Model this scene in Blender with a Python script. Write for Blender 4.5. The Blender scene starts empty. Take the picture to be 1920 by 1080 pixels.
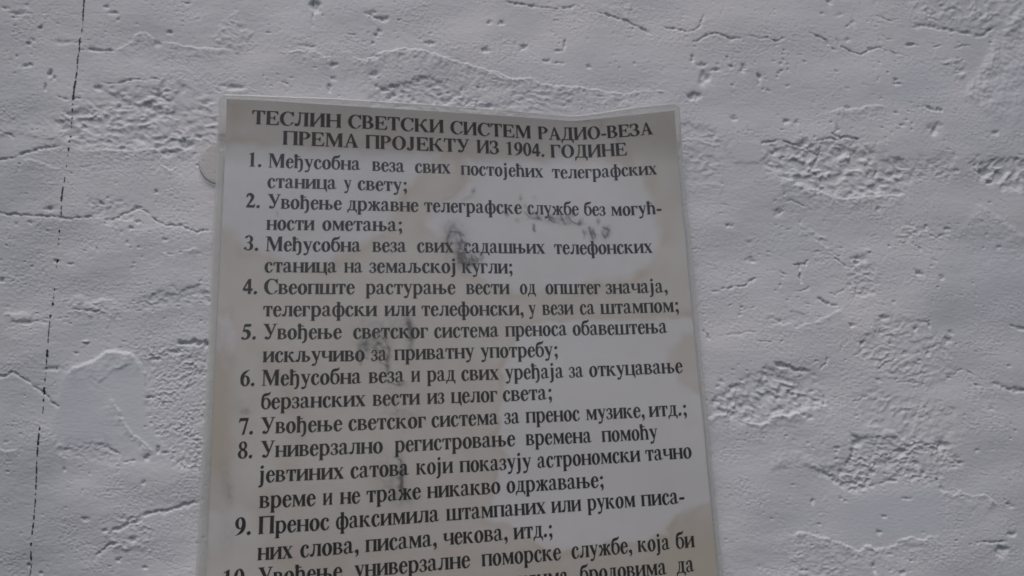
import bpy, math
import numpy as np
from mathutils import Matrix, Vector
from mathutils.geometry import delaunay_2d_cdt

# ------------------------------------------------------------------ camera
F = 1300.0                      # focal length in photo pixels (1920 wide)
DIST = 0.44                     # metres from lens to wall plane
U = np.array([-260.0, -6574.0, F]); U /= np.linalg.norm(U)
R_ = np.array([6500.0, 0.0, F]); R_ /= np.linalg.norm(R_)
Y_ = np.cross(U, R_)            # into the wall
scene = bpy.context.scene
cam_data = bpy.data.cameras.new("camera")
cam = bpy.data.objects.new("camera", cam_data)
scene.collection.objects.link(cam)
cam_data.sensor_width = 36.0
cam_data.lens = 36.0 * F / 1920.0
cam_data.clip_start = 0.01
cam_data.clip_end = 2000.0
M = np.array([[R_[0], -R_[1], -R_[2]], [Y_[0], -Y_[1], -Y_[2]], [U[0], -U[1], -U[2]]])
mw = Matrix([list(M[0]) + [0.0], list(M[1]) + [-DIST], list(M[2]) + [0.0], [0, 0, 0, 1]])
cam.matrix_world = mw
scene.camera = cam

# ------------------------------------------------------------------ daylight
world = bpy.data.worlds.new("World")
scene.world = world
world.use_nodes = True
wn = world.node_tree.nodes; wl = world.node_tree.links
wn.clear()
SUN_EL, SUN_AZ = math.radians(62), math.radians(-24)     # azimuth from straight in front of the wall, minus = left
sky = wn.new("ShaderNodeTexSky"); sky.sky_type = 'NISHITA'; sky.sun_disc = False
sky.sun_elevation = SUN_EL
sky.sun_rotation = math.radians(180) - SUN_AZ
sky.air_density = 1.0; sky.dust_density = 3.0; sky.ozone_density = 0.6
bg = wn.new("ShaderNodeBackground"); bg.inputs[1].default_value = 0.10
wo = wn.new("ShaderNodeOutputWorld")
wl.new(sky.outputs[0], bg.inputs[0]); wl.new(bg.outputs[0], wo.inputs[0])
sd = bpy.data.lights.new("sun", 'SUN'); sd.energy = 1.5; sd.angle = math.radians(45)
sd.color = (1.0, 0.93, 0.86)
sun = bpy.data.objects.new("sun", sd); scene.collection.objects.link(sun)
dirv = Vector((math.cos(SUN_EL) * math.sin(SUN_AZ), -math.cos(SUN_EL) * math.cos(SUN_AZ), math.sin(SUN_EL)))
sun.rotation_euler = dirv.to_track_quat('Z', 'Y').to_euler()
sun.location = dirv * 5
scene.view_settings.view_transform = 'Standard'
scene.view_settings.look = 'None'
scene.view_settings.exposure = -0.36
scene.view_settings.gamma = 1.0
scene.cycles.pixel_filter_type = 'BLACKMAN_HARRIS' if hasattr(scene.cycles, 'pixel_filter_type') else 'GAUSSIAN'
scene.cycles.filter_width = 1.7
scene.cycles.transparent_max_bounces = 12

# ------------------------------------------------------------------ helpers
MM = 0.001

def hit(px, py, lift=0.0):
    """point `lift` metres in front of the wall plane, along the line of sight through photo point px, py"""
    px = np.asarray(px, float); py = np.asarray(py, float); lift = np.asarray(lift, float)
    dx = px - 960.0; dy = py - 540.0
    wx = dx * R_[0] + dy * R_[1] + F * R_[2]
    wy = dx * Y_[0] + dy * Y_[1] + F * Y_[2]
    wz = dx * U[0] + dy * U[1] + F * U[2]
    t = (DIST - lift) / wy
    return np.stack([wx * t, -lift + 0 * wx, wz * t], -1)

def hsh(ix, iy, seed):
    h = (ix.astype(np.int64) * 374761393 + iy.astype(np.int64) * 668265263 + seed * 1442695041) & 0xffffffff
    h = ((h ^ (h >> 13)) * 1274126177) & 0xffffffff
    h = (h ^ (h >> 16)) & 0xffffffff
    return h.astype(np.float64) / 4294967295.0

def perlin(x, y, seed=0):
    x0 = np.floor(x); y0 = np.floor(y)
    fx = x - x0; fy = y - y0
    ux = fx * fx * fx * (fx * (fx * 6 - 15) + 10); uy = fy * fy * fy * (fy * (fy * 6 - 15) + 10)
    def g(ix, iy, ddx, ddy):
        a = hsh(ix, iy, seed) * 6.2831853
        return np.cos(a) * ddx + np.sin(a) * ddy
    n00 = g(x0, y0, fx, fy); n10 = g(x0 + 1, y0, fx - 1, fy)
    n01 = g(x0, y0 + 1, fx, fy - 1); n11 = g(x0 + 1, y0 + 1, fx - 1, fy - 1)
    return ((n00 * (1 - ux) + n10 * ux) * (1 - uy) + (n01 * (1 - ux) + n11 * ux) * uy) * 1.5

def fbm(x, y, seed, octs=3, gain=0.5):
    v = 0; a = 1.0
    for k in range(octs):
        v = v + a * perlin(x * 2 ** k, y * 2 ** k, seed + 17 * k); a *= gain
    return v

def sstep(a, b, x):
    t = np.clip((x - a) / (b - a), 0, 1)
    return t * t * (3 - 2 * t)

def material(name):
    m = bpy.data.materials.new(name); m.use_nodes = True
    nt = m.node_tree; nt.nodes.clear()
    out = nt.nodes.new("ShaderNodeOutputMaterial")
    return m, nt, out

def grid_faces(nr, nc, off=0, flip=False):
    i = np.arange(nr - 1)[:, None] * nc + np.arange(nc - 1)[None, :] + off
    f = np.stack([i, i + nc, i + nc + 1, i + 1], -1).reshape(-1, 4)
    return f[:, ::-1] if flip else f

def mesh_obj(name, verts, faces, mat, parent=None, smooth=True, attrs=None):
    verts = np.asarray(verts, np.float32).reshape(-1, 3); faces = np.asarray(faces, np.int32)
    me = bpy.data.meshes.new(name)
    n, k = faces.shape
    me.vertices.add(len(verts)); me.vertices.foreach_set("co", verts.ravel())
    me.loops.add(n * k); me.loops.foreach_set("vertex_index", faces.ravel())
    me.polygons.add(n)
    me.polygons.foreach_set("loop_start", np.arange(0, n * k, k, dtype=np.int32))
    me.polygons.foreach_set("loop_total", np.full(n, k, np.int32))
    me.polygons.foreach_set("use_smooth", np.full(n, smooth, bool))
    me.update(calc_edges=True)
    for an, av in (attrs or {}).items():
        a = me.attributes.new(an, 'FLOAT', 'POINT'); a.data.foreach_set("value", np.asarray(av, np.float32).ravel())
    me.materials.append(mat)
    o = bpy.data.objects.new(name, me); scene.collection.objects.link(o)
    if parent: o.parent = parent
    return o

def axis(lo, hi, step, far_lo, far_hi, grow=1.045):
    c = list(np.arange(lo, hi + step, step))
    s = step; x = c[-1]; right = []
    while x < far_hi:
        s *= grow; x += s; right.append(x)
    s = step; x = c[0]; left = []
    while x > far_lo:
        s *= grow; x -= s; left.append(x)
    return np.array(left[::-1] + c + right)

# ------------------------------------------------------------------ the wall: one height field of painted, patched plaster
GX = axis(-24, 1944, 1.6, -1500, 3500)
GY = axis(-24, 1104, 1.6, -1300, 2500)
PX, PY = np.meshgrid(GX, GY)
H = np.zeros_like(PX)           # millimetres in front of the wall plane

# warp, so that drawn outlines come out ragged
WX = 3.2 * perlin(PX / 13, PY / 13, 1) + 1.6 * perlin(PX / 4.5, PY / 4.5, 2)
WY = 2.6 * perlin(PX / 15, PY / 13, 3) + 1.3 * perlin(PX / 4.5, PY / 4.5, 4)
QX = PX + WX; QY = PY + WY

def win(x0, y0, x1, y1, pad):
    i0 = max(0, np.searchsorted(GX, x0 - pad)); i1 = min(len(GX), np.searchsorted(GX, x1 + pad))
    j0 = max(0, np.searchsorted(GY, y0 - pad)); j1 = min(len(GY), np.searchsorted(GY, y1 + pad))
    return slice(j0, j1), slice(i0, i1)

def seg_dist(qx, qy, pts, closed=False):
    """distance to a polyline, sign (+ = below / on the lower side), and position 0..1 along it"""
    P = [np.array(p, float) for p in pts]
    if closed: P.append(P[0])
    L = [np.linalg.norm(P[k + 1] - P[k]) for k in range(len(P) - 1)]
    tot = sum(L); best = np.full(qx.shape, 1e9); sg = np.ones(qx.shape); tt = np.zeros(qx.shape); acc = 0
    for k in range(len(P) - 1):
        a, b = P[k], P[k + 1]; d = b - a; l2 = max(d @ d, 1e-9)
        t = np.clip(((qx - a[0]) * d[0] + (qy - a[1]) * d[1]) / l2, 0, 1)
        ex = qx - a[0] - t * d[0]; ey = qy - a[1] - t * d[1]
        dd = np.hypot(ex, ey); m = dd < best
        cr = d[0] * (qy - a[1]) - d[1] * (qx - a[0])
        best = np.where(m, dd, best); sg = np.where(m, np.sign(cr), sg); tt = np.where(m, (acc + t * L[k]) / tot, tt)
        acc += L[k]
    return best, sg, tt

def inside(qx, qy, pts):
    c = np.zeros(qx.shape, bool); n = len(pts)
    for k in range(n):
        x1, y1 = pts[k]; x2, y2 = pts[(k + 1) % n]
        if y1 == y2: continue
        c ^= ((y1 > qy) != (y2 > qy)) & (qx < (x2 - x1) * (qy - y1) / (y2 - y1) + x1)
    return c

def bounds(pts):
    xs = [p[0] for p in pts]; ys = [p[1] for p in pts]
    return min(xs), min(ys), max(xs), max(ys)

def crack(pts, w=1.5, d=1.2, seed=5):
    s = win(*bounds(pts), 6 * w + 8)
    dist, sg, t = seg_dist(QX[s], QY[s], pts)
    mod = np.clip(0.72 + 0.75 * perlin(PX[s] / 8, PY[s] / 8, seed) + 0.5 * perlin(PX[s] / 24, PY[s] / 24, seed + 1), 0.08, 1.5)
    w = w * (0.8 + 0.5 * perlin(PX[s] / 12, PY[s] / 12, seed + 2))
    ends = sstep(0, 0.10, t) * sstep(0, 0.10, 1 - t) * 0.75 + 0.25
    H[s] -= 0.85 * d * mod * ends * np.exp(-(dist / w) ** 2)

def ledge(pts, h=0.8, decay=18, low=True, edge=1.3, seed=9):
    """a step in the plaster: the side below the line stands proud (low) or the side above does"""
    s = win(*bounds(pts), 3.2 * decay)
    dist, sg, t = seg_dist(QX[s], QY[s], pts)
    sd_ = dist * sg * (1 if low else -1)
    ends = sstep(0, 0.12, t) * sstep(0, 0.12, 1 - t)
    mod = np.clip(0.85 + 0.7 * perlin(PX[s] / 22, PY[s] / 22, seed) + 0.45 * perlin(PX[s] / 7, PY[s] / 7, seed + 1), 0.1, 1.6)
    sd_ = sd_ + 1.2 * perlin(PX[s] / 3.6, PY[s] / 3.6, seed + 2)
    H[s] += 0.85 * h * ends * mod * sstep(-edge, edge, sd_) * np.exp(-np.maximum(sd_, 0) / decay)

def pit(x, y, r, d=1.3, ry=None, ang=0.0):
    ry = ry or r
    s = win(x - r, y - ry, x + r, y + ry, max(r, ry) * 1.8 + 4)
    f = max(2.6, 0.75 * (r + ry)); sd0 = int(x * 7 + y * 13) % 9973
    wxx = 0.6 * r * perlin(PX[s] / f, PY[s] / f, sd0) + 0.35 * WX[s] * min(1, r / 6)
    wyy = 0.6 * ry * perlin(PX[s] / f, PY[s] / f, sd0 + 1) + 0.35 * WY[s] * min(1, ry / 6)
    dx = PX[s] - x + wxx; dy = PY[s] - y + wyy
    c, n = math.cos(ang), math.sin(ang)
    q = np.hypot((dx * c + dy * n) / r, (-dx * n + dy * c) / ry)
    floor = 0.8 + 0.5 * perlin(PX[s] / (0.5 * f + 1.5), PY[s] / (0.5 * f + 1.5), sd0 + 2)
    H[s] -= d * floor * np.exp(-q ** 2.6)

def rough(pts, depth, amp, scale, ang=0.0, stretch=1.4, seed=20, soft=7, billow=True, keep=0.4):
    s = win(*bounds(pts), 14)
    qx, qy = QX[s] + WX[s], QY[s] + WY[s]
    dist, _, _ = seg_dist(qx, qy, pts, True)
    sdist = np.where(inside(qx, qy, pts), dist, -dist)
    sdist = sdist + 11 * perlin(PX[s] / 27, PY[s] / 20, seed + 8) + 5 * perlin(PX[s] / 9, PY[s] / 8, seed + 9)
    m = sstep(-soft * 0.5, soft * 1.4, sdist)
    c, n = math.cos(ang), math.sin(ang)
    x = (PX[s] * c + PY[s] * n) / (scale * stretch) + 0.25 * WX[s] / scale; y = (-PX[s] * n + PY[s] * c) / scale
    u_ = 0.45 * perlin(x * 0.8, y * 0.8, seed + 5); w_ = 0.45 * perlin(x * 0.8 + 9, y * 0.8, seed + 6)
    a = perlin(x + u_, y + w_, seed); b = perlin(x * 1.9 + 7 + u_, y * 1.9, seed + 1); e = perlin(x * 3.7, y * 3.7 + 3, seed + 2)
    lowf = np.clip(0.75 + 0.9 * perlin(PX[s] / 48, PY[s] / 34, seed + 3), 0.25, 1.4)
    v = (0.85 * (sstep(-0.42, 0.38, a) - 0.5) + 0.55 * (sstep(-0.45, 0.45, b) - 0.5) * (0.6 + a) + 0.13 * e) if billow else a + 0.6 * b + 0.35 * e
    H[s] = H[s] * (1 - m * (1 - keep)) + m * (-depth * (0.6 + 0.4 * lowf) + amp * lowf * v)

def plate(pts, h, soft=2.0, smooth=0.7):
    s = win(*bounds(pts), 10)
    dist, _, _ = seg_dist(QX[s], QY[s], pts, True)
    sdist = np.where(inside(QX[s], QY[s], pts), dist, -dist)
    m = sstep(-soft, soft, sdist)
    H[s] = H[s] * (1 - smooth * m) + h * m

# broad swell of the brickwork under the paint, then trowel and brush marks
H += 1.5 * fbm(PX / 300, PY / 190, 40, 2) + 0.65 * fbm(PX / 105, PY / 72, 41, 1)
sx, sy = PX + 0.10 * PY, PY - 0.07 * PX
H += 0.09 * fbm(sx / 34, sy / 19, 42, 2)
dens = 0.55 + 0.9 * sstep(-0.4, 0.6, fbm(PX / 120, PY / 80, 47, 2))
H += dens * 0.050 * fbm(sx / 11, sy / 4.2, 43, 2) + dens * 0.050 * perlin(sx / 4.6, sy / 3.4, 48)
band = fbm(PX / 95 + 0.3 * perlin(PX / 30, PY / 30, 58), PY / 60, 56, 2)
sand = np.clip(0.18 + sstep(-0.05, 0.7, band), 0, 1)
for pts, rad in [([(390,300),(120,300),(60,560),(300,560)], 60), ([(270,640),(390,640),(390,900)], 60), ([(560,90),(700,130),(960,160),(1250,180),(1330,280)], 38), ([(1180,30),(1330,70),(1480,80),(1700,110),(1830,160),(1800,250),(1720,330),(1740,420),(1640,480),(1600,560),(1620,650),(1580,740),(1600,860),(1780,880)], 42),
                 ([(1310,330),(1290,560),(1400,620),(1520,620)], 55), ([(1470,330),(1500,440),(1600,540)], 26), ([(1480,1030),(1900,1040)], 45), ([(1500,230),(1620,220),(1750,240)], 24), ([(400,960),(240,1000)], 30)]:
    s_ = win(*bounds(pts), rad * 1.6)
    d_, _, _ = seg_dist(QX[s_], QY[s_], pts)
    sand[s_] = np.maximum(sand[s_], np.exp(-(d_ / rad) ** 2) * (0.75 + 0.5 * perlin(PX[s_] / 30, PY[s_] / 25, 59)))
gr = perlin(sx / 5.2, sy / 3.9, 53) + 0.8 * perlin(sx / 3.3, sy / 2.9, 54)
H += sand * (0.19 * gr + 0.20 * np.maximum(perlin(PX / 7.5, PY / 6, 55), 0) - 0.5 * np.maximum(perlin(PX / 5.5, PY / 4.5, 57) - 0.45, 0))
# scattered little nicks
nick = np.maximum(perlin(sx / 9, sy / 5.5, 44) - 0.52, 0)
H -= 2.6 * nick * sstep(-0.1, 0.5, perlin(PX / 60, PY / 45, 45))
# random tearing in the frame's neighbourhood, faint joints
tear = perlin(PX / 55 + 0.6 * perlin(PX / 20, PY / 20, 50), PY / 26, 51)
H -= 0.22 * np.exp(-(tear / 0.02) ** 2) * sstep(0.1, 0.5, perlin(PX / 110, PY / 90, 52))

rough([(105,215),(150,195),(180,162),(250,165),(300,150),(385,165),(415,200),(410,250),(400,275),(300,285),(200,275),(130,272),(95,245)], 0.6, 1.1, 13, 0.15, 1.5, 60, 14)
rough([(1425,305),(1440,272),(1500,265),(1560,268),(1600,262),(1650,285),(1700,298),(1712,330),(1700,368),(1640,364),(1560,372),(1500,358),(1470,338),(1440,322)], 1.1, 1.75, 15, 0.35, 1.3, 63, 12)
rough([(1330,745),(1360,718),(1400,702),(1440,690),(1475,688),(1530,702),(1552,735),(1550,760),(1505,770),(1470,778),(1440,790),(1405,797),(1370,782),(1330,782)], 0.9, 1.5, 12, 0.75, 1.45, 66, 11)
rough([(1545,885),(1590,850),(1600,815),(1700,820),(1780,830),(1805,870),(1770,885),(1770,915),(1690,902),(1640,915),(1600,922),(1565,900)], 0.5, 0.85, 8, 0, 1.2, 69, 8)
rough([(1595,665),(1650,590),(1730,598),(1790,650),(1800,690),(1780,720),(1700,725),(1640,700)], 0.3, 0.55, 9, -0.4, 1.3, 72, 10)
rough([(1590,745),(1640,725),(1730,735),(1790,770),(1790,830),(1700,830),(1620,800)], 0.3, 0.6, 12, -0.6, 1.5, 75, 10)
rough([(1275,225),(1335,235),(1350,265),(1378,300),(1372,320),(1330,335),(1285,342),(1270,300)], 0.3, 0.5, 10, 0.1, 1.5, 78, 9)
rough([(1812,305),(1870,292),(1960,300),(1960,372),(1885,355),(1835,325)], 0.9, 1.5, 13, -0.5, 1.4, 81, 7)
rough([(1690,-20),(1960,-20),(1915,40),(1840,58),(1760,42),(1700,30)], 0.4, 0.8, 12, -0.4, 1.3, 84, 10)
rough([(690,178),(720,165),(760,150),(830,150),(880,178),(960,195),(960,215),(800,215),(700,200)], 0.5, 0.85, 9, 0.1, 1.6, 87, 8)
rough([(955,165),(1000,160),(1070,175),(1085,215),(1000,220),(960,200)], 0.3, 0.6, 8, 0.1, 1.6, 90, 9)
rough([(262,650),(300,635),(395,650),(395,905),(335,880),(300,850),(272,790),(275,720)], 0.2, 0.62, 6, -0.5, 1.3, 93, 16, billow=False)
rough([(115,572),(130,556),(215,560),(260,585),(300,580),(390,560),(390,540),(330,540),(260,560),(240,600),(140,592)], 0.3, 0.6, 7, 0.1, 1.8, 96, 7)
rough([(1495,425),(1530,422),(1562,458),(1520,458)], 0.3, 0.8, 7, 0.2, 1.2, 99, 5)
rough([(1592,495),(1640,500),(1640,540),(1662,545),(1600,560),(1585,530)], 0.4, 0.8, 8, 0.2, 1.2, 102, 5)
rough([(1675,430),(1700,418),(1780,425),(1790,445),(1720,452),(1690,460)], 0.3, 0.7, 7, 0.1, 1.4, 105, 5)
rough([(1440,570),(1520,590),(1500,615),(1440,610)], 0.2, 0.5, 7, 0.2, 1.4, 108, 6)
rough([(1700,300),(1790,290),(1790,335),(1720,350)], 0.2, 0.5, 6, 0.2, 1.4, 111, 9, billow=False)
rough([(400,60),(440,20),(470,60),(450,95),(410,95)], 0.2, 0.45, 7, 0.2, 1.4, 114, 8)
rough([(185,965),(215,970),(290,975),(290,1020),(220,1035),(200,1020)], 0.2, 0.6, 8, -0.3, 1.4, 117, 7)
rough([(1750,105),(1800,110),(1825,140),(1800,150)], 0.3, 0.8, 8, -0.3, 1.4, 120, 7)
rough([(170,380),(270,375),(285,392),(250,405),(215,420),(175,412)], 0.3, 0.6, 8, 0.0, 1.6, 123, 6)
rough([(1830,735),(1880,750),(1870,775),(1850,770)], 0.3, 0.8, 9, 0.7, 1.6, 126, 5)
rough([(1490,1020),(1600,1030),(1620,1120),(1480,1120)], 0.1, 0.4, 9, 0.0, 1.4, 129, 9)
rough([(1120,0),(1190,5),(1180,35),(1130,28)], 0.2, 0.6, 7, 0.3, 1.4, 132, 6)
rough([(100,820),(190,825),(250,850),(215,870),(120,860)], 0.1, 0.5, 7, 0.1, 1.5, 135, 7)

# smooth skims of filler
plate([(120,705),(135,690),(160,683),(185,670),(200,657),(225,659),(245,662),(258,677),(272,700),(276,740),(272,770),(290,815),(322,850),(290,866),(240,868),(215,845),(192,822),(150,835),(105,835),(100,800),(108,740)], 0.35, 5, 0.8)
plate([(1560,925),(1600,930),(1690,918),(1755,908),(1768,925),(1768,1000),(1730,1008),(1690,1012),(1665,1026),(1610,1030),(1570,1015),(1560,970)], 0.1, 22, 0.7)
plate([(1380,262),(1420,268),(1435,290),(1425,305),(1380,305),(1365,280)], 0.5, 4, 0.6)
ledge([(205,742),(222,765),(235,795),(250,815),(268,826),(292,848)], 0.9, 14, low=True, edge=1.6)
ledge([(180,727),(200,703),(225,690),(252,680)], 0.5, 14, low=False, edge=3)

for pts, w, d in [
    ([(-10,397),(15,403),(30,401),(60,405),(100,406),(125,411),(155,410),(172,404),(180,415)], 1.8, 1.7),
    ([(180,423),(200,420),(220,408),(240,398),(258,392),(272,396),(285,405),(300,418),(310,422),(340,423),(355,430),(368,436),(385,433),(402,433)], 1.8, 1.6),
    ([(-10,706),(15,703),(25,698),(45,708),(60,722),(82,738),(95,750),(103,760)], 2.2, 2.2),
    ([(178,1048),(185,1036),(200,1025),(222,1016)], 2.6, 2.0), ([(210,996),(240,984),(262,978)], 3.2, 1.9),
    ([(260,969),(290,960),(318,958),(340,948),(360,945),(380,939)], 3.0, 2.3), ([(335,641),(360,643),(400,646)], 5, 3.6),
    ([(-10,299),(25,297),(45,288),(75,282),(112,273)], 3.0, 1.5),
    ([(950,4),(990,10),(1030,14),(1050,16),(1084,9)], 1.7, 1.7), ([(1120,22),(1150,30),(1175,38),(1190,47),(1210,55),(1223,64)], 1.9, 1.8),
    ([(1240,50),(1265,54),(1290,60),(1300,58),(1312,48),(1316,35),(1319,26)], 1.7, 1.4),
    ([(1295,82),(1318,72),(1330,65),(1340,62),(1355,68),(1370,74),(1388,74)], 1.9, 2.0), ([(1400,70),(1440,73),(1455,78),(1475,71)], 1.5, 1.4),
    ([(1515,62),(1530,68),(1550,74),(1556,88),(1567,94)], 1.8, 1.9), ([(1570,70),(1573,84),(1590,93),(1615,100),(1640,90),(1650,87),(1665,95),(1690,100)], 1.7, 1.9),
    ([(1735,18),(1745,33),(1760,38)], 2.2, 2.0), ([(1710,50),(1735,48),(1750,50),(1800,58),(1835,66),(1850,64),(1870,46)], 3.4, 1.8),
    ([(1486,495),(1500,495),(1512,495),(1516,488)], 1.7, 4.2), ([(1500,492),(1502,510),(1499,520),(1503,530)], 1.8, 4.6),
    ([(1350,543),(1375,538),(1398,535),(1408,525),(1424,520)], 1.5, 2.0), ([(1435,508),(1460,507),(1478,515)], 1.2, 1.0),
    ([(1492,548),(1515,542),(1521,546)], 1.3, 1.4), ([(1534,560),(1552,568),(1560,573),(1574,570)], 2.2, 2.4),
    ([(1565,484),(1580,494),(1592,501)], 2.0, 2.0), ([(1555,548),(1568,553),(1586,539)], 1.2, 1.3),
    ([(1452,681),(1480,690),(1500,695),(1520,697)], 4.0, 2.6), ([(1538,692),(1548,682),(1552,668)], 1.6, 1.5),
    ([(1425,267),(1445,266),(1462,264)], 2.6, 1.6), ([(1468,265),(1485,271),(1505,273),(1510,283),(1522,284),(1532,290)], 1.9, 2.4),
    ([(1537,272),(1538,285),(1532,300),(1528,314)], 1.9, 2.6), ([(1536,322),(1543,345)], 2.4, 1.8), ([(1560,470),(1575,480)], 1.5, 1.2),
    ([(1568,233),(1572,244),(1563,250),(1575,259),(1590,258),(1612,262)], 2.0, 2.0), ([(1538,263),(1560,260),(1580,263)], 2.4, 1.8),
    ([(1640,332),(1644,318)], 2.2, 2.6), ([(1473,378),(1485,376),(1500,382),(1512,389)], 1.3, 1.5), ([(1830,1016),(1860,1016),(1888,1015)], 2.0, 1.8),
    ([(585,-20),(588,0),(589,18),(586,32),(585,52)], 1.8, 1.6), ([(684,24),(705,35),(722,42)], 3.0, 1.6),
    ([(1895,610),(1935,620)], 3, 1.8), ([(1860,718),(1890,730),(1935,735)], 5, 1.8), ([(1820,712),(1837,727)], 2.2, 1.6),
    ([(1535,884),(1560,894),(1570,905),(1590,917),(1612,921)], 4.5, 1.7), ([(1600,917),(1640,909),(1688,898)], 3.2, 1.4),
    ([(1756,898),(1769,921)], 2.4, 2.0), ([(150,92),(175,93),(195,94),(214,95)], 2.2, 1.5), ([(195,155),(215,158),(235,153),(260,150),(300,148)], 2.2, 1.4),
    ([(138,580),(160,583),(190,584)], 1.6, 1.3), ([(1352,628),(1420,621)], 1.4, 0.8), ([(1418,640),(1448,641)], 1.2, 0.9),
    ([(1320,618),(1331,635)], 1.6, 1.8), ([(1680,716),(1722,717)], 1.2, 0.9), ([(1595,754),(1612,750),(1625,742)], 1.6, 1.4),
    ([(1715,780),(1733,763),(1745,790)], 1.6, 1.3), ([(1790,700),(1810,692),(1825,700)], 1.6, 1.2), ([(1645,695),(1660,680),(1680,672)], 1.6, 1.3),
    ([(195,820),(203,840),(225,852),(215,848),(205,845)], 1.4, 1.6), ([(232,867),(255,864)], 1.6, 1.2),
    ([(110,765),(95,752)], 2, 1.2), ([(300,478),(345,474)], 1.3, 1.0), ([(520,147),(545,162)], 1.8, 0.9),
    ([(560,86),(590,89)], 2.6, 1.1), ([(1790,88),(1820,85)], 1.4, 1.2), ([(1750,88),(1770,84)], 1.4, 1.0), ([(1655,65),(1663,74),(1675,73)], 1.3, 1.1),
    ([(1640,30),(1665,38),(1688,36)], 1.6, 1.3), ([(105,180),(130,188),(150,183)], 1.8, 1.2), ([(0,245),(15,252),(27,258)], 2.4, 1.4),
    ([(1710,455),(1720,462),(1728,470)], 1.9, 1.6), ([(1745,440),(1757,446),(1770,440)], 1.7, 1.3), ([(1284,470),(1300,466),(1325,470)], 1.2, 0.7),
    ([(1380,590),(1400,577),(1420,575)], 1.2, 0.7), ([(690,1200),(900,1190)], 3, 2)]:
    crack(pts, w, d)

for pts, h, dec in [
    ([(205,97),(225,90),(245,78),(260,60),(275,62),(290,75),(320,80),(350,86),(380,89),(400,90),(420,90),(448,98)], 0.85, 20),
    ([(535,96),(580,96),(600,100),(608,108),(624,109)], 0.8, 16),
    ([(625,96),(640,94),(660,105),(680,114),(700,105),(720,98),(760,92),(790,95),(830,108),(860,118),(890,125),(920,135),(945,142),(960,150),(990,145),(1000,148),(1015,158),(1050,163),(1100,165),(1130,170),(1170,177),(1190,171),(1240,171)], 1.25, 26),
    ([(115,705),(135,690),(160,683),(185,670),(200,657),(225,659),(245,662),(258,677),(272,700)], 0.5, 30),
    ([(1550,215),(1570,205),(1600,204),(1640,198),(1664,199)], 0.9, 20), ([(1325,783),(1350,776),(1370,776)], 1.0, 18),
    ([(1385,788),(1420,797),(1436,792),(1450,780),(1475,778),(1508,770)], 1.3, 16), ([(1500,763),(1550,762)], 0.9, 12),
    ([(1470,990),(1480,1005),(1500,998),(1520,1000),(1555,1012),(1580,1018),(1610,1034),(1625,1022),(1640,1028),(1665,1027),(1690,1012),(1712,1007),(1730,1012),(1745,1003),(1775,1006)], 1.1, 22),
    ([(1765,928),(1775,922),(1790,928),(1800,919),(1820,930),(1845,926),(1872,948)], 0.9, 20),
    ([(1445,318),(1480,336),(1500,350),(1540,358),(1560,370),(1600,372),(1640,368),(1680,365),(1706,373)], 1.2, 20),
    ([(1522,607),(1545,595),(1560,588),(1585,578)], 0.7, 14), ([(1498,594),(1510,607),(1524,607)], 0.7, 12),
    ([(1278,257),(1310,261),(1345,274)], 0.9, 18), ([(300,306),(318,319),(334,311)], 0.8, 12), ([(-5,842),(15,846),(34,842)], 0.8, 14),
    ([(245,432),(280,429),(302,424)], 0.6, 14), ([(145,287),(200,279),(250,284),(320,274),(380,282)], 0.8, 16),
    ([(1290,345),(1340,342),(1360,350)], 0.4, 18), ([(300,476),(340,472),(372,465)], 0.7, 12), ([(1540,272),(1590,275),(1640,268),(1680,262)], 0.6, 14),
    ([(40,300),(65,300),(95,312),(120,318)], 0.5, 16), ([(0,590),(30,588),(60,592)], 0.5, 10), ([(1500,430),(1530,450),(1560,470),(1590,500)], 0.4, 14),
    ([(1655,655),(1690,680),(1730,660)], 0.5, 10), ([(1000,180),(1030,178)], 0.3, 8), ([(690,27),(705,42),(715,52)], 0.5, 10)]:
    ledge(pts, h, dec)
ledge([(1930,15),(1895,35),(1870,75),(1850,120),(1830,150),(1800,185)], 1.6, 90, low=False, edge=9)
ledge([(1830,380),(1880,415),(1930,450)], 0.7, 50, low=True, edge=5)
ledge([(-30,260),(30,250),(100,262),(140,275)], 0.6, 40, low=False, edge=6)
ledge([(1440,880),(1500,872),(1545,882),(1575,908)], 0.9, 30, low=False, edge=4)

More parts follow.
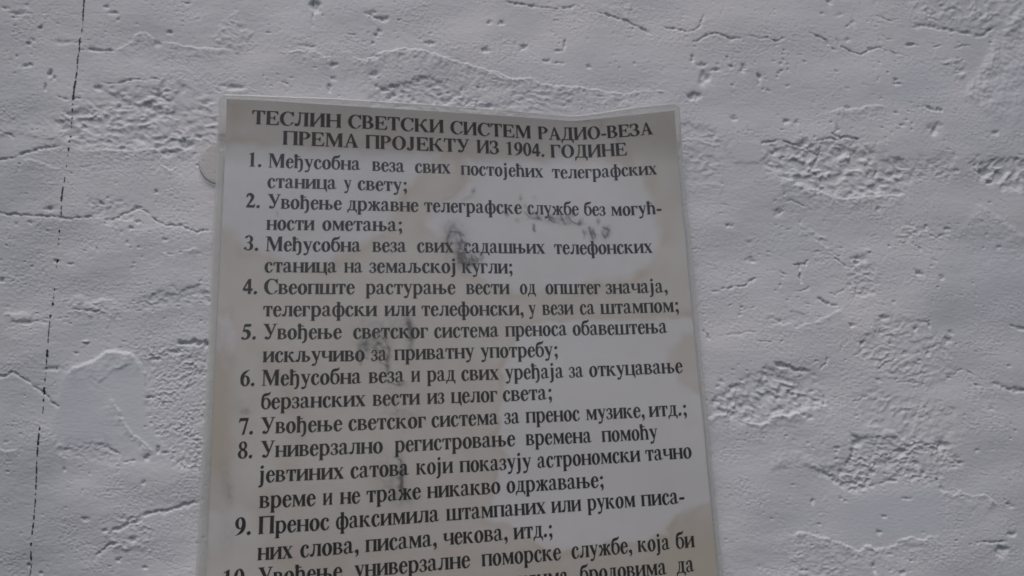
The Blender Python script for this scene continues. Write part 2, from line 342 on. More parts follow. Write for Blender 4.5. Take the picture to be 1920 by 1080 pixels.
for p in [(590,12,8,3.2,10),(722,36,6,1.6,4),(700,25,6,1.3,3),(712,60,4,1.3),(706,67,3.5,1.4),(699,82,3,1.2),(805,82,9,1.5,4),(910,95,9,1.7,5),(918,43,5,1.3,3),(940,42,5,1.6,4),
          (626,122,6,1.7,4),(625,147,5,1.6,3.5),(617,165,3.5,1.8,7),(704,108,9,1.1,3),(700,140,8,1.5,5),(982,88,5,2.2,5),(1059,82,2.5,2.2,7),(1048,95,8,1.2,2.2),(1024,114,6,1.7,4),(1045,118,10,1.1,2),(1105,125,4,1.2),
          (1298,110,3.5,2.0,7),(1316,122,8,1.8,4),(1322,148,11,2.6,13),(1300,182,10,3.0,6),(1371,125,3.4,2.0),(1393,130,5,1.8,8,0.5),(1424,145,4,1.9,8),(1342,131,6,1.5,3),(1376,222,6,1.5,5),
          (1475,227,8,1.5,4),(1494,230,2.8,1.7,5),(1690,235,6,1.4,3),(1752,242,11,3.0,9),(1865,250,7,1.8,4),(1742,203,9,1.8,3,0.5),(1760,206,6,1.5,3),(1555,4,5,2.4,6),(1678,150,4,2.0,3),(1682,157,7,1.3,2.5),
          (1709,83,10,2.0,2.4),(1805,132,9,1.2,6),(1461,399,7,2.2,5),(1648,392,3.6,1.6),(1533,472,5,1.3,2.4),(1612,484,13,1.9,5),(1606,492,4.6,2.8,3),(1721,511,8,2.2,4,0.4),(1765,521,5,1.3,4),(1736,427,4,1.6),(1775,429,5,1.6,3),
          (1845,325,8,2.0,9),(1856,342,5,3.0,4.5),(1793,320,4,1.4),(1616,644,4.6,3.6),(1657,595,8,2.0,4),(1596,610,5,1.7,3.4),(1717,617,3,2.0,4),(1743,610,2,1.7,6),(1741,663,3,2.0,6,0.6),(1778,640,4,1.6),
          (1605,828,8,2.6,10),(1597,853,3,2.4,5),(1594,862,3,2.0),(1687,846,10,2.1,5),(1765,834,11,2.6,8,0.5),(1636,885,5,2.2,4),(1576,886,5,1.8,6),(1600,906,8,1.7,4),(1628,903,5,2.0,5),(1666,870,9,1.6,8),(1716,868,6,1.9,4),(1800,868,5,2.0,3.4),
          (1638,1066,4,2.2,9),(1648,998,4,1.6),(1876,1034,11,2.8,9),(1896,1001,8,1.8,5),(1892,946,5,1.5),(1657,968,5,1.3,2.5),(1524,940,3,1.5,5),(1700,935,9,1.0,2),(1690,1074,8,1.6,4),(1508,1070,9,1.2,2.4),
          (93,137,4,2.2,6,0.4),(102,146,3.6,1.5),(85,163,2.4,2.0,6),(36,24,16,1.2,3),(30,32,6,1.4,2),(9,15,6,1.2,2.4),(50,9,5,1.0,4),(74,51,4,1.8,2.6),(52,80,4,1.6,2.6),(56,121,4,1.6,3),(46,123,4,1.2),(61,73,3,1.2),(200,14,5,1.5,3),(215,25,7,1.7,3),(222,37,3,1.4),
          (118,78,17,1.0,4),(318,60,5,1.4,3),(295,82,8,1.2,6,0.6),(435,162,18,1.7,6),(318,287,12,1.6,5),(228,279,9,1.5,3),(260,250,14,1.2,9),(290,205,12,1.3,6),(300,180,11,1.5,4,0.5),(185,165,7,1.8,4,0.4),(348,273,11,1.8,6),(350,5,6,1.0,2),
          (293,359,3,2.2),(95,391,12,2.0,4),(190,382,5,1.7,3),(258,389,6,1.5,3),(310,450,5,1.3,3),(240,456,4,1.0),(247,428,4,1.6,3),(258,416,5,1.2,2.4),(106,490,5,1.4,3),(57,417,5,1.4,2.6),(2,524,5,2.0,4),(132,495,7,0.9,2),
          (55,604,22,1.2,4),(161,644,5,0.8,2.6),(142,662,3,1.2,2),(98,691,16,1.0,4),(283,745,7,2.1,2.6),(290,673,10,1.4,3),(330,660,9,1.5,3),(75,1076,3,1.4),(53,1061,3,2.0),(219,1051,4,2.0,3),(270,905,4,0.8),(276,858,4,1.8,6,0.8),(297,843,3,1.8,6),
          (311,849,6,2.0,2.4),(126,843,4,1.3,2.6),(121,880,3,1.1),(158,974,7,1.6,3.4),(248,1012,7,1.6,5),(195,995,5,1.6,3),(270,1065,5,1.2,3),(418,266,9,4.5,15),(1600,42,3,1.0,8),(1573,28,7,0.9,3,-0.5),
          (300,215,12,1.0,7),(245,200,15,0.9,6),(170,215,9,1.0,5),(120,240,8,1.0,4),(265,262,14,1.4,6),(370,255,8,1.2,4),(1515,570,5,0.8,2),(1340,546,8,0.7,2),(1410,487,7,1.3,5),(1366,423,7,1.5,3.4),(1388,590,3,1.0),(1392,576,2.4,1.6)]:
    pit(*p)

# rows of crater-like pocks in the torn patches
rng = np.random.default_rng(11)
def pocks(n, x0, y0, x1, y1, r0, r1, d0, d1):
    for _ in range(n):
        x, y = rng.uniform(x0, x1), rng.uniform(y0, y1)
        r = rng.uniform(r0, r1)
        pit(x, y, r * 1.25, rng.uniform(d0, d1), r * 0.8, rng.uniform(-0.5, 0.5))
pocks(26, 1560, 830, 1780, 915, 2, 5, 0.8, 1.9)
pocks(16, 120, 195, 400, 285, 3, 8, 0.4, 1.0)
pocks(10, 1450, 280, 1700, 365, 3, 6, 0.6, 1.4)
pocks(22, 1340, 705, 1545, 785, 2.5, 6, 0.6, 1.5)
pocks(18, 1620, 600, 1790, 720, 2, 5, 0.6, 1.4)
pocks(22, 1330, 80, 1480, 170, 1.5, 3, 0.7, 1.4)
pocks(16, 700, 160, 920, 200, 3, 6, 0.8, 1.6)
pocks(110, -20, -20, 1940, 1100, 1.2, 2.8, 0.3, 0.8)
pocks(30, 1400, 400, 1920, 1100, 1.5, 4.0, 0.5, 1.3)
pocks(14, 1500, 20, 1700, 260, 2, 4.0, 0.5, 1.3)
pocks(26, 0, 400, 400, 620, 1.5, 3.2, 0.4, 1.0)
for x, y, r, h in [(38,592,20,0.9),(160,640,5,1.2),(30,597,14,0.5),(62,601,8,0.6),(450,171,14,0.5),(1625,470,10,0.6),(1238,172,5,0.9)]:
    pit(x, y, r, -h, r * 0.4)

H *= 0.9
# plaster under the notice stays behind it
under = sstep(0, 14, PX - (405 - 0.035 * (PY - 200))) * sstep(0, 14, (1278 + 0.092 * (PY - 200)) - PX) * sstep(190, 230, PY)
H = H - under * np.maximum(H - 0.3, 0)

wall_pts = hit(PX, PY, 0.0)
wall_pts[..., 1] = -H * MM
def sample_H(x, y):
    i = np.clip(np.searchsorted(GX, x) - 1, 0, len(GX) - 2); j = np.clip(np.searchsorted(GY, y) - 1, 0, len(GY) - 2)
    fx = (x - GX[i]) / (GX[i + 1] - GX[i]); fy = (y - GY[j]) / (GY[j + 1] - GY[j])
    return (H[j, i] * (1 - fx) + H[j, i + 1] * fx) * (1 - fy) + (H[j + 1, i] * (1 - fx) + H[j + 1, i + 1] * fx) * fy

nr, nc = PX.shape
wv = wall_pts.reshape(-1, 3)
faces = grid_faces(nr, nc)
ring = np.concatenate([np.arange(nc), np.arange(1, nr) * nc + nc - 1, (nr - 1) * nc + np.arange(nc - 2, -1, -1), np.arange(nr - 2, 0, -1) * nc])
back = wv[ring].copy(); back[:, 1] = 0.25
n0 = len(wv); k = np.arange(len(ring)); k2 = (k + 1) % len(ring)
skirt = np.stack([ring[k], ring[k2], n0 + k2, n0 + k], -1)
wv = np.concatenate([wv, back]); faces = np.concatenate([faces, skirt])

m_wall, nt, out = material("painted_plaster")
N = nt.nodes; L = nt.links
bs = N.new("ShaderNodeBsdfPrincipled"); bs.inputs["Roughness"].default_value = 0.62
bs.inputs["Specular IOR Level"].default_value = 0.3
tc = N.new("ShaderNodeTexCoord")
n1 = N.new("ShaderNodeTexNoise"); n1.inputs["Scale"].default_value = 9; n1.inputs["Detail"].default_value = 5
cr = N.new("ShaderNodeValToRGB")
cr.color_ramp.elements[0].position = 0.35; cr.color_ramp.elements[0].color = (0.690, 0.695, 0.735, 1)
cr.color_ramp.elements[1].position = 0.68; cr.color_ramp.elements[1].color = (0.770, 0.760, 0.790, 1)
mp = N.new("ShaderNodeMapping"); mp.inputs["Scale"].default_value = (260, 260, 620); mp.inputs["Rotation"].default_value = (0, 0.09, 0)
n2 = N.new("ShaderNodeTexNoise"); n2.inputs["Scale"].default_value = 1; n2.inputs["Detail"].default_value = 4; n2.inputs["Roughness"].default_value = 0.6
bp = N.new("ShaderNodeBump"); bp.inputs["Strength"].default_value = 0.5; bp.inputs["Distance"].default_value = 0.00035
L.new(tc.outputs["Object"], n1.inputs["Vector"]); L.new(n1.outputs["Fac"], cr.inputs[0])
ag = N.new("ShaderNodeAttribute"); ag.attribute_name = "shade_grime"
ac = N.new("ShaderNodeAttribute"); ac.attribute_name = "cool"
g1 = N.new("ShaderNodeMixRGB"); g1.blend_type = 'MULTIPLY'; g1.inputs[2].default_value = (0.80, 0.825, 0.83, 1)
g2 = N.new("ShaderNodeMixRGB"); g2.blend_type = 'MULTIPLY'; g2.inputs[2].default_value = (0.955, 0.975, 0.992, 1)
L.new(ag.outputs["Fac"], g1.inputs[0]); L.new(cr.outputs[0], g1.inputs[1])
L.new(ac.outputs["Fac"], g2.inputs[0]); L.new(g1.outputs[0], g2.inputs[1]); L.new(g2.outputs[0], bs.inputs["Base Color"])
L.new(tc.outputs["Object"], mp.inputs["Vector"]); L.new(mp.outputs[0], n2.inputs["Vector"])
L.new(n2.outputs["Fac"], bp.inputs["Height"]); L.new(bp.outputs[0], bs.inputs["Normal"]); L.new(bs.outputs[0], out.inputs[0])
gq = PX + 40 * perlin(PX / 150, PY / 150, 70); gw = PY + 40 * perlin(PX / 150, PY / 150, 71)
shade_grime = 0.75 * sstep(230, -20, gq + 0.0 * gw) + 0.45 * sstep(700, 1150, gw - 0.25 * gq) + 0.45 * sstep(1560, 1960, gq) + 0.12 * fbm(PX / 120, PY / 90, 72, 3)  # light falloff towards the edges painted into wall colour, plus faint random dirt
shade_grime = np.clip(shade_grime, 0, 1.1) * (0.35 + 0.65 * sstep(-500, -40, PX) * sstep(2400, 1990, PX) * sstep(1600, 1120, PY))
cool = sstep(0.15, 0.55, fbm(PX / 130, PY / 100, 73, 2)) * 0.4
for pts in ([(120,705),(200,657),(260,680),(270,800),(320,850),(215,845),(130,835),(105,780)], [(1580,940),(1770,915),(1770,1000),(1600,1020)], [(1690,120),(1790,130),(1780,190),(1680,190)], [(1860,130),(1960,90),(1960,260),(1850,240)], [(1800,430),(1930,470),(1930,600),(1820,600)]):
    s_ = win(*bounds(pts), 60); d_, _, _ = seg_dist(QX[s_], QY[s_], pts, True)
    cool[s_] = np.maximum(cool[s_], sstep(-26, 22, np.where(inside(QX[s_], QY[s_], pts), d_, -d_)))
ext = np.zeros(len(back))
wall = mesh_obj("wall", wv, faces, m_wall, attrs={"shade_grime": np.concatenate([shade_grime.ravel(), ext]), "cool": np.concatenate([cool.ravel(), ext])})
wall["kind"] = "structure"

# ------------------------------------------------------------------ the dark marking line drawn down the wall at the left
m_ink, nt, out = material("marker_ink")
bs = nt.nodes.new("ShaderNodeBsdfPrincipled"); bs.inputs["Base Color"].default_value = (0.03, 0.029, 0.034, 1); bs.inputs["Roughness"].default_value = 0.7
nt.links.new(bs.outputs[0], out.inputs[0])
LP = np.array([(158.5,-20),(158,0),(156,25),(155,45),(153,60),(149,75),(148,95),(145,110),(144,130),(142,145),(139,165),(137,185),(136,200),(135,225),(133,250),(130,270),(129,285),(122,335),(119,350),(116,375),(116,405),(111,435),(109,455),(106,490),(101,540),(98,570),(94,594),(91,630),(89,665),(86,700),(82,735),(81,770),(75,805),(73,830),(70,865),(68,900),(66,940),(62,985),(60,1000),(58,1020),(57,1040),(57,1058),(54,1082),(50,1140)], float)
DASH = [(-20,41,1.5),(43,46,1.0),(52,60,.9),(70,86,1.4),(87,96,1.5),(100,108,1.4),(109,119,1.6),(121,130,.9),(132,148,1.3),(150,172,1.9),(172,188,2.1),(194,197,1),(203,209,1.5),(219,224,1.5),(229,234,1.1),(238,240,1),(254,258,1.8),(264,268,1.6),(277,284,2.0),(290,294,.7),(309,314,.7),(332,342,1.0),(350,366,1.3),(366,378,2.0),(386,394,1.4),(396,405,1.4),(431,436,1.4),(446,450,.8),(455,459,.8),(486,493,1.6),(498,502,.6),(539,545,.9),(549,552,.9),(556,560,1),(566,573,1.9),(590,596,2.1),(602,612,.9),(613,632,.9),(634,644,.9),(655,670,2.4),(672,684,1.0),(688,692,.7),(698,702,.8),(708,716,1.2),(726,740,2.6),(747,753,1.6),(762,775,1.0),(800,807,1.6),(812,835,2.0),(838,856,1.6),(864,872,1.0),(873,890,1.2),(892,905,1.2),(907,918,1.3),(924,929,.9),(934,952,1.2),(954,962,1.0),(965,975,1.2),(980,992,1.4),(994,1003,1.5),(1017,1024,1.7),(1033,1052,1.6),(1058,1066,1.2),(1067,1082,1.0),(1090,1130,1.2)]
lv, lf = [], []
for a, b, w in DASH:
    ys = np.arange(a, b + 0.5, 1.0)
    xs = np.interp(ys, LP[:, 1], LP[:, 0]) + 0.5 * perlin(ys / 5, ys * 0 + 3.3, 7)
    t = np.linspace(0, 1, len(ys))
    ww = 1.28 * w * (0.75 + 0.5 * perlin(ys / 2.7, ys * 0 + 1.7, 8)) * (0.45 + 0.55 * np.sqrt(np.clip(4 * t * (1 - t), 0, 1)))
    base = len(lv)
    for y, x, q in zip(ys, xs, ww):
        for e in (-q, -q * 0.33, q * 0.33, q):
            h = float(sample_H(np.array(x + e), np.array(y))) * MM
            p = hit(x + e, y, 0.0); lv.append((p[0], -h - 0.00012, p[2]))
    for r in range(len(ys) - 1):
        for c in range(3):
            i = base + r * 4 + c; lf.append((i, i + 4, i + 5, i + 1))
line = mesh_obj("drawn_line", lv, lf, m_ink, wall)
line["label"] = "thin broken dark line running down the left side"

# ------------------------------------------------------------------ shape of the laminated notice
FL_Y = [170, 285, 430, 560, 640, 720, 810, 900, 1000, 1080, 1500]; FL_X = [411, 407, 400, 395, 391, 387, 381, 377, 371, 366, 340]
FR_Y = [190, 300, 400, 440, 540, 620, 700, 780, 900, 1080, 1500]; FR_X = [1274, 1280, 1289, 1294, 1303, 1311, 1318, 1327, 1338, 1356, 1400]
PL_Y = [170, 187, 262, 300, 400, 530, 640, 700, 810, 900, 1000, 1080, 1490]; PL_X = [425, 425, 422.5, 421.5, 417, 411, 406, 403, 398.5, 394.5, 390.5, 387, 362]
PR_Y = [190, 220, 300, 400, 440, 540, 640, 700, 780, 900, 1080, 1490]; PR_X = [1264, 1265.5, 1271, 1280, 1284, 1292.5, 1302.5, 1308, 1317, 1328, 1346, 1390]
FT_X = [400, 430, 525, 620, 720, 830, 960, 1020, 1065, 1085, 1130, 1200, 1262, 1280]; FT_Y = [177, 177.5, 181, 184.5, 190.5, 197, 207, 212.5, 217, 216.8, 211.5, 200.5, 194, 194]
PT_X = [420, 430, 480, 620, 830, 960, 1040, 1072, 1095, 1140, 1200, 1270]; PT_Y = [185, 185.5, 187.5, 196.5, 209.5, 218, 224.5, 227, 225, 220.5, 214, 206.5]

def lift_mm(px, py):
    """how far the sheet hangs in front of the wall plane"""
    px = np.asarray(px, float); py = np.asarray(py, float)
    top = np.maximum(0, 312 - py)
    l = 3.4 + 0.8 * perlin(px / 260, py / 240, 301)
    l = l + 8.0 * (np.sqrt(top ** 2 + 1600) - 40) / 105 * (0.65 + 0.35 * sstep(420, 700, px))
    fold = (np.sqrt((px - 1074) ** 2 + 500) - 22.36) / 200
    fade = 1 - sstep(190, 430, py)
    l = l + 6.5 * fold * fade * np.where(px > 1074, 1.0, 0.5 * sstep(760, 1060, px)) - 1.6 * fade * sstep(760, 1060, px)
    l = l + 0.5 * np.sin(px / 210 + py / 330)
    return np.maximum(l, 1.6)

def sheet_grid(LY, LX, RY, RX, TX, TY, bot, us, vs, r):
    Ug, Vg = np.meshgrid(us, vs)
    xt = np.interp(0, [0], [0])
    x_top = LX[1] * (1 - Ug) + RX[0] * Ug
    yt = np.interp(x_top, TX, TY)
    y = yt * (1 - Vg) + bot * Vg
    Lx = np.interp(y, LY, LX); Rx = np.interp(y, RY, RX)
    q = np.clip((r - (y - yt)) / r, 0, 1) if r else 0 * y
    ins = r * (1 - np.sqrt(1 - q ** 2)) if r else 0
    x = (Lx + ins) * (1 - Ug) + (Rx - ins) * Ug
    return x, y

vs_vis = np.linspace(0, 0.70, 400)
vs_off = np.linspace(0.70, 1.0, 30)[1:]
vs = np.concatenate([vs_vis, vs_off])
us = np.linspace(0, 1, 400)
notice = bpy.data.objects.new("laminated_notice", None); scene.collection.objects.link(notice)
notice.location = hit(870, 700, 0.003)
notice["label"] = "laminated sheet of numbered black Cyrillic text, water-stained, fixed to the rough white wall"
notice["category"] = "notice"
bpy.context.view_layer.update()
def adopt(o):
    o.parent = notice; o.matrix_parent_inverse = notice.matrix_world.inverted()
    return o

# paper, with its tide marks and dirt as numbers on the sheet
x, y = sheet_grid(PL_Y, PL_X, PR_Y, PR_X, PT_X, PT_Y, 1488, us, vs, 0)
wx = x + 9 * perlin(x / 38, y / 38, 401) + 3 * perlin(x / 12, y / 12, 402)
wy = y + 9 * perlin(x / 36, y / 40, 403) + 3 * perlin(x / 12, y / 12, 404)
tan = np.full(x.shape, 0.55); rim = np.zeros(x.shape)
for pts, to, edge in [
    ([(380,270),(836,286),(800,312),(765,350),(738,400),(722,432),(690,450),(650,475),(604,498),(530,492),(505,475),(455,466),(440,446),(422,428),(380,420)], 0.06, 12),
    ([(870,300),(1165,305),(1205,340),(1232,390),(1237,440),(1220,490),(1180,520),(1060,545),(960,545),(900,520),(860,470),(800,420),(830,385),(880,345)], 0.05, 16),
    ([(985,612),(1080,600),(1190,600),(1290,596),(1400,600),(1400,930),(1320,944),(1295,952),(1270,972),(1246,1004),(1180,1018),(1120,1028),(1022,1036),(992,1004),(950,988),(917,978),(926,915),(948,860),(932,815),(936,775),(948,730),(942,690)], 0.0, 7),
    ([(425,690),(470,680),(520,720),(540,800),(520,900),(470,960),(430,900)], 0.42, 30),
    ([(1262,650),(1285,632),(1330,625),(1330,745),(1305,742),(1285,725),(1270,700),(1258,680)], 0.55, 6),
    ([(380,950),(470,960),(520,1100),(380,1100)], 0.2, 20),
    ([(410,600),(436,590),(442,650),(430,690),(405,690)], 0.2, 8)]:
    d, _, _ = seg_dist(wx, wy, pts, True)
    ins = inside(wx, wy, pts); sdv = np.where(ins, d, -d)
    m = sstep(-edge, edge, sdv)
    tan = tan * (1 - m) + to * m
    rim = np.maximum(rim, np.exp(-((sdv + edge * 0.6) / (edge * 0.7 + 2)) ** 2))
tan = 1.0 * tan + 0.36 * rim * (0.55 + perlin(x / 60, y / 60, 405))
tan = tan + 0.5 * sstep(60, 0, x - 400) * sstep(620, 680, y) * sstep(900, 840, y)          # brown strip down the left
tan = tan + 0.4 * np.exp(-((x - 440) / 20) ** 2 - ((y - 210) / 26) ** 2) + 0.25 * sstep(1000, 1040, y) + 0.12 * fbm(x / 45, y / 45, 406, 3)
tan = tan + 0.35 * sstep(1235, 1300, x + 0.4 * (y - 960)) * sstep(955, 985, y)
soot = np.zeros(x.shape)
def blob(bx, by, rx, ry, a, ang=0.0):
    c, n = math.cos(ang), math.sin(ang); dx = x - bx; dy = y - by
    q = ((dx * c + dy * n) / rx) ** 2 + ((-dx * n + dy * c) / ry) ** 2
    return 1.5 * a * np.exp(-q) * (0.75 + 0.6 * perlin(x / 9, y / 9, 410) + 0.25 * perlin(x / 3.4, y / 3.4, 411))
for b in [(846,432,16,17,.38),(862,450,22,30,.16),(838,462,6,20,.18),(864,474,9,22,.5,-.15),(868,455,14,4,.3),(884,488,14,9,.45),(872,490,24,16,.3),(900,480,8,10,.3),(1000,402,24,8,.26,.35),(985,386,4,5,.2),(1006,410,5,4,.35),(1033,408,8,9,.42,.3),(1047,412,9,6,.3),(1062,413,14,9,.3,.2),(1070,404,10,5,.25),
          (1089,416,4,7,.5,.4),(1088,420,9,3,.3),(1110,438,6,13,.45,-.3),(1096,436,4,6,.3),(1136,436,8,12,.45,.3),(1140,428,4,4,.35),(1122,416,4,6,.42),(976,371,2.6,6,.5),(1002,372,6,6,.12),(1001,427,3,6,.5),(951,403,4,4,.4),(970,413,4,4,.3),(887,361,4,8,.42,.35),(875,372,12,3,.18,-.5),
          (682,650,10,13,.6),(676,668,5,14,.35),(700,640,26,18,.16),(715,650,16,26,.2),(728,664,5,16,.4),(727,690,4,13,.5),(705,645,9,11,.22),(766,606,6,13,.6,-.2),(772,628,6,18,.5),(768,640,8,30,.18),(700,610,40,16,.13),(745,612,26,18,.12),
          (744,719,18,3,.3),(750,722,8,3,.3),(752,775,32,9,.14,.2),(743,750,12,20,.10),(752,880,8,32,.28),(752,900,4,26,.4),(735,905,26,24,.2),(757,935,24,18,.2),(720,870,34,30,.1),(770,790,44,30,.06),(460,772,12,6,.3),(450,760,22,14,.08),(422,905,10,40,.14),
          (432,925,7,24,.16),(420,640,18,40,.10),(1092,226,26,3,.3),(1126,235,10,12,.14),(450,198,60,6,.06),(427,189,2,5,.5),(1160,262,8,6,.2),(425,1010,16,30,.10),(458,300,3,3,.0),(520,400,2,4,.25),(1158,236,5,5,.12),(665,510,3,3,0)]:
    soot = soot + blob(*b)
for pts, w_, a_ in [([(846,438),(838,452),(842,466),(836,474)],1.6,.45),([(862,440),(866,455),(860,470),(866,486),(874,494)],1.5,.55),([(870,452),(874,466),(870,478),(878,488)],1.4,.45),([(846,436),(862,436),(870,442)],1.5,.4),([(858,478),(866,492),(876,496)],2,.4),
                    ([(884,476),(888,486),(886,494)],1.3,.5),([(892,478),(897,488),(896,496)],1.3,.45),([(880,480),(882,492),(888,500)],1.2,.4),([(984,400),(992,408),(1000,412)],1.3,.4),([(1004,398),(1008,410),(1014,414)],1.4,.5),
                    ([(1026,402),(1030,412),(1040,416)],1.5,.55),([(1050,404),(1056,414),(1060,422)],1.3,.5),([(1066,406),(1072,414),(1082,420)],1.3,.5),([(1094,430),(1098,442),(1096,448)],1.2,.35),([(1104,426),(1110,438),(1112,448)],1.4,.6),([(1112,430),(1116,444)],1.2,.5),
                    ([(1130,428),(1140,432),(1138,442),(1132,448)],1.4,.6),([(1126,436),(1132,446)],1.2,.4),([(1000,422),(1000,430),(1004,434)],1.4,.5),([(690,672),(680,668),(676,684)],1.4,.4),([(706,626),(722,638),(730,656),(724,676)],1.3,.35),([(700,662),(712,680),(728,686)],1.3,.35),
                    ([(752,862),(755,885),(752,905),(758,920)],1.5,.45),([(738,858),(750,862)],1.2,.35),([(864,352),(850,366),(830,374)],1.6,.16),([(724,714),(744,722),(762,716)],1.4,.3),([(1058,208),(1064,214),(1076,216)],1.5,.3)]:
    d, _, _ = seg_dist(x + 0.3 * (wx - x), y + 0.3 * (wy - y), pts); soot = soot + 1.15 * a_ * np.exp(-(d / w_) ** 2)
soot = np.clip(soot, 0, 0.85)
spk = np.maximum(perlin(x / 3.1, y / 3.1, 420) - 0.62, 0) * 3 * sstep(0.2, 0.5, perlin(x / 80, y / 80, 421))
soot = np.clip(soot + 0.2 * spk, 0, 0.9)

m_paper, nt, out = material("printed_paper")
N = nt.nodes; L = nt.links
bs = N.new("ShaderNodeBsdfPrincipled"); bs.inputs["Roughness"].default_value = 0.6; bs.inputs["Specular IOR Level"].default_value = 0.2
a1 = N.new("ShaderNodeAttribute"); a1.attribute_name = "stain"
a2 = N.new("ShaderNodeAttribute"); a2.attribute_name = "soot"
mx = N.new("ShaderNodeMixRGB"); mx.use_clamp = False; mx.inputs[1].default_value = (0.715, 0.705, 0.725, 1); mx.inputs[2].default_value = (0.582, 0.525, 0.468, 1)
mx2 = N.new("ShaderNodeMixRGB"); mx2.inputs[2].default_value = (0.085, 0.090, 0.098, 1)
L.new(a1.outputs["Fac"], mx.inputs[0]); L.new(mx.outputs[0], mx2.inputs[1]); L.new(a2.outputs["Fac"], mx2.inputs[0])
L.new(mx2.outputs[0], bs.inputs["Base Color"]); L.new(bs.outputs[0], out.inputs[0])
paper = adopt(mesh_obj("paper", hit(x, y, (lift_mm(x, y) + 0.16) * MM), grid_faces(*x.shape), m_paper,
                       attrs={"stain": np.clip(tan, 0, 1.35), "soot": soot}))

# clear film: one closed pouch, front and back welded round the paper
xf, yf = sheet_grid(FL_Y, FL_X, FR_Y, FR_X, FT_X, FT_Y, 1500, us, vs, 13)
crk = np.zeros(xf.shape)
for (bx, by, rx, ry, a) in [(868,470,12,24,1),(888,488,14,9,1),(1000,402,22,9,.9),(1060,412,24,10,1),(1110,438,8,14,1),(1136,436,9,12,1),(712,645,14,22,1),(722,672,10,20,.8),(740,722,24,10,.7),(745,770,34,14,.5),(690,655,14,14,.4)]:
    crk = np.maximum(crk, a * np.exp(-((xf - bx) / rx) ** 2 - ((yf - by) / ry) ** 2))
crink = crk * (0.28 + 0.34 * np.abs(perlin(xf / 5, yf / 9, 430)) + 0.2 * perlin(xf / 3.2, yf / 4.2, 431))
L0 = lift_mm(xf, yf)
inpaper = sstep(0, 3, xf - np.interp(yf, PL_Y, PL_X) + 2) * sstep(0, 3, np.interp(yf, PR_Y, PR_X) - xf + 2) * sstep(0, 3, yf - np.interp(xf, PT_X, PT_Y) + 2)
ripple = 0.05 * perlin(xf / 42, yf / 30, 432)
front = hit(xf, yf, (L0 + 0.20 + 0.16 * inpaper + crink + 0.03 + ripple * 0.5 + 0.02) * MM)
backp = hit(xf, yf, (L0 - 0.02) * MM)
nr2, nc2 = xf.shape
v = np.concatenate([front.reshape(-1, 3), backp.reshape(-1, 3)]); nn = nr2 * nc2
fr = grid_faces(nr2, nc2); bk = grid_faces(nr2, nc2, nn, True)
ring = np.concatenate([np.arange(nc2), np.arange(1, nr2) * nc2 + nc2 - 1, (nr2 - 1) * nc2 + np.arange(nc2 - 2, -1, -1), np.arange(nr2 - 2, 0, -1) * nc2])
k = np.arange(len(ring)); k2 = (k + 1) % len(ring)
sk = np.stack([ring[k], ring[k2], nn + ring[k2], nn + ring[k]], -1)
m_film, nt, out = material("clear_film")
N = nt.nodes; L = nt.links
tr = N.new("ShaderNodeBsdfTransparent"); tr.inputs[0].default_value = (0.985, 0.985, 0.975, 1)
df = N.new("ShaderNodeBsdfDiffuse"); df.inputs[0].default_value = (0.72, 0.72, 0.69, 1)
gl = N.new("ShaderNodeBsdfGlossy"); gl.inputs["Roughness"].default_value = 0.22; gl.inputs[0].default_value = (0.9, 0.9, 0.9, 1)
fz = N.new("ShaderNodeAttribute"); fz.attribute_name = "haze"
m1 = N.new("ShaderNodeMixShader"); m2 = N.new("ShaderNodeMixShader")
lw = N.new("ShaderNodeLayerWeight"); lw.inputs[0].default_value = 0.12
lq = N.new("ShaderNodeMath"); lq.operation = 'MULTIPLY_ADD'; lq.inputs[1].default_value = 0.35; lq.inputs[2].default_value = 0.035
L.new(lw.outputs["Facing"], lq.inputs[0])
L.new(fz.outputs["Fac"], m1.inputs[0]); L.new(tr.outputs[0], m1.inputs[1]); L.new(df.outputs[0], m1.inputs[2])
L.new(lq.outputs[0], m2.inputs[0]); L.new(m1.outputs[0], m2.inputs[1]); L.new(gl.outputs[0], m2.inputs[2]); L.new(m2.outputs[0], out.inputs[0])
hz = 0.30 - 0.28 * inpaper
scuff_glint = 0.30 * crk * sstep(0.05, 0.5, perlin(xf / 6, yf / 7, 441)) + 0.5 * crk * sstep(0.45, 0.6, perlin(xf / 4, yf / 4, 442))  # whitish scuffs, with glints of the film painted in as haze
strip = 0.16 * sstep(13, 11, xf - np.interp(yf, FL_Y, FL_X)) * sstep(284, 288, yf) * sstep(717, 714, yf)
weld = 0.28 * (1 - sstep(0, 3.0, np.minimum.reduce([xf - np.interp(yf, FL_Y, FL_X), np.interp(yf, FR_Y, FR_X) - xf, yf - np.interp(xf, FT_X, FT_Y)]) - 0.5))
dirt = strip + weld + np.clip(0.05 * perlin(xf / 25, yf / 25, 440), -0.03, 0.1)
film = adopt(mesh_obj("laminate_film", v, np.concatenate([fr, bk, sk]), m_film,
                      attrs={"haze": np.concatenate([(hz + dirt * (1 - inpaper) + scuff_glint).ravel(), (hz * 0.9).ravel()])}))

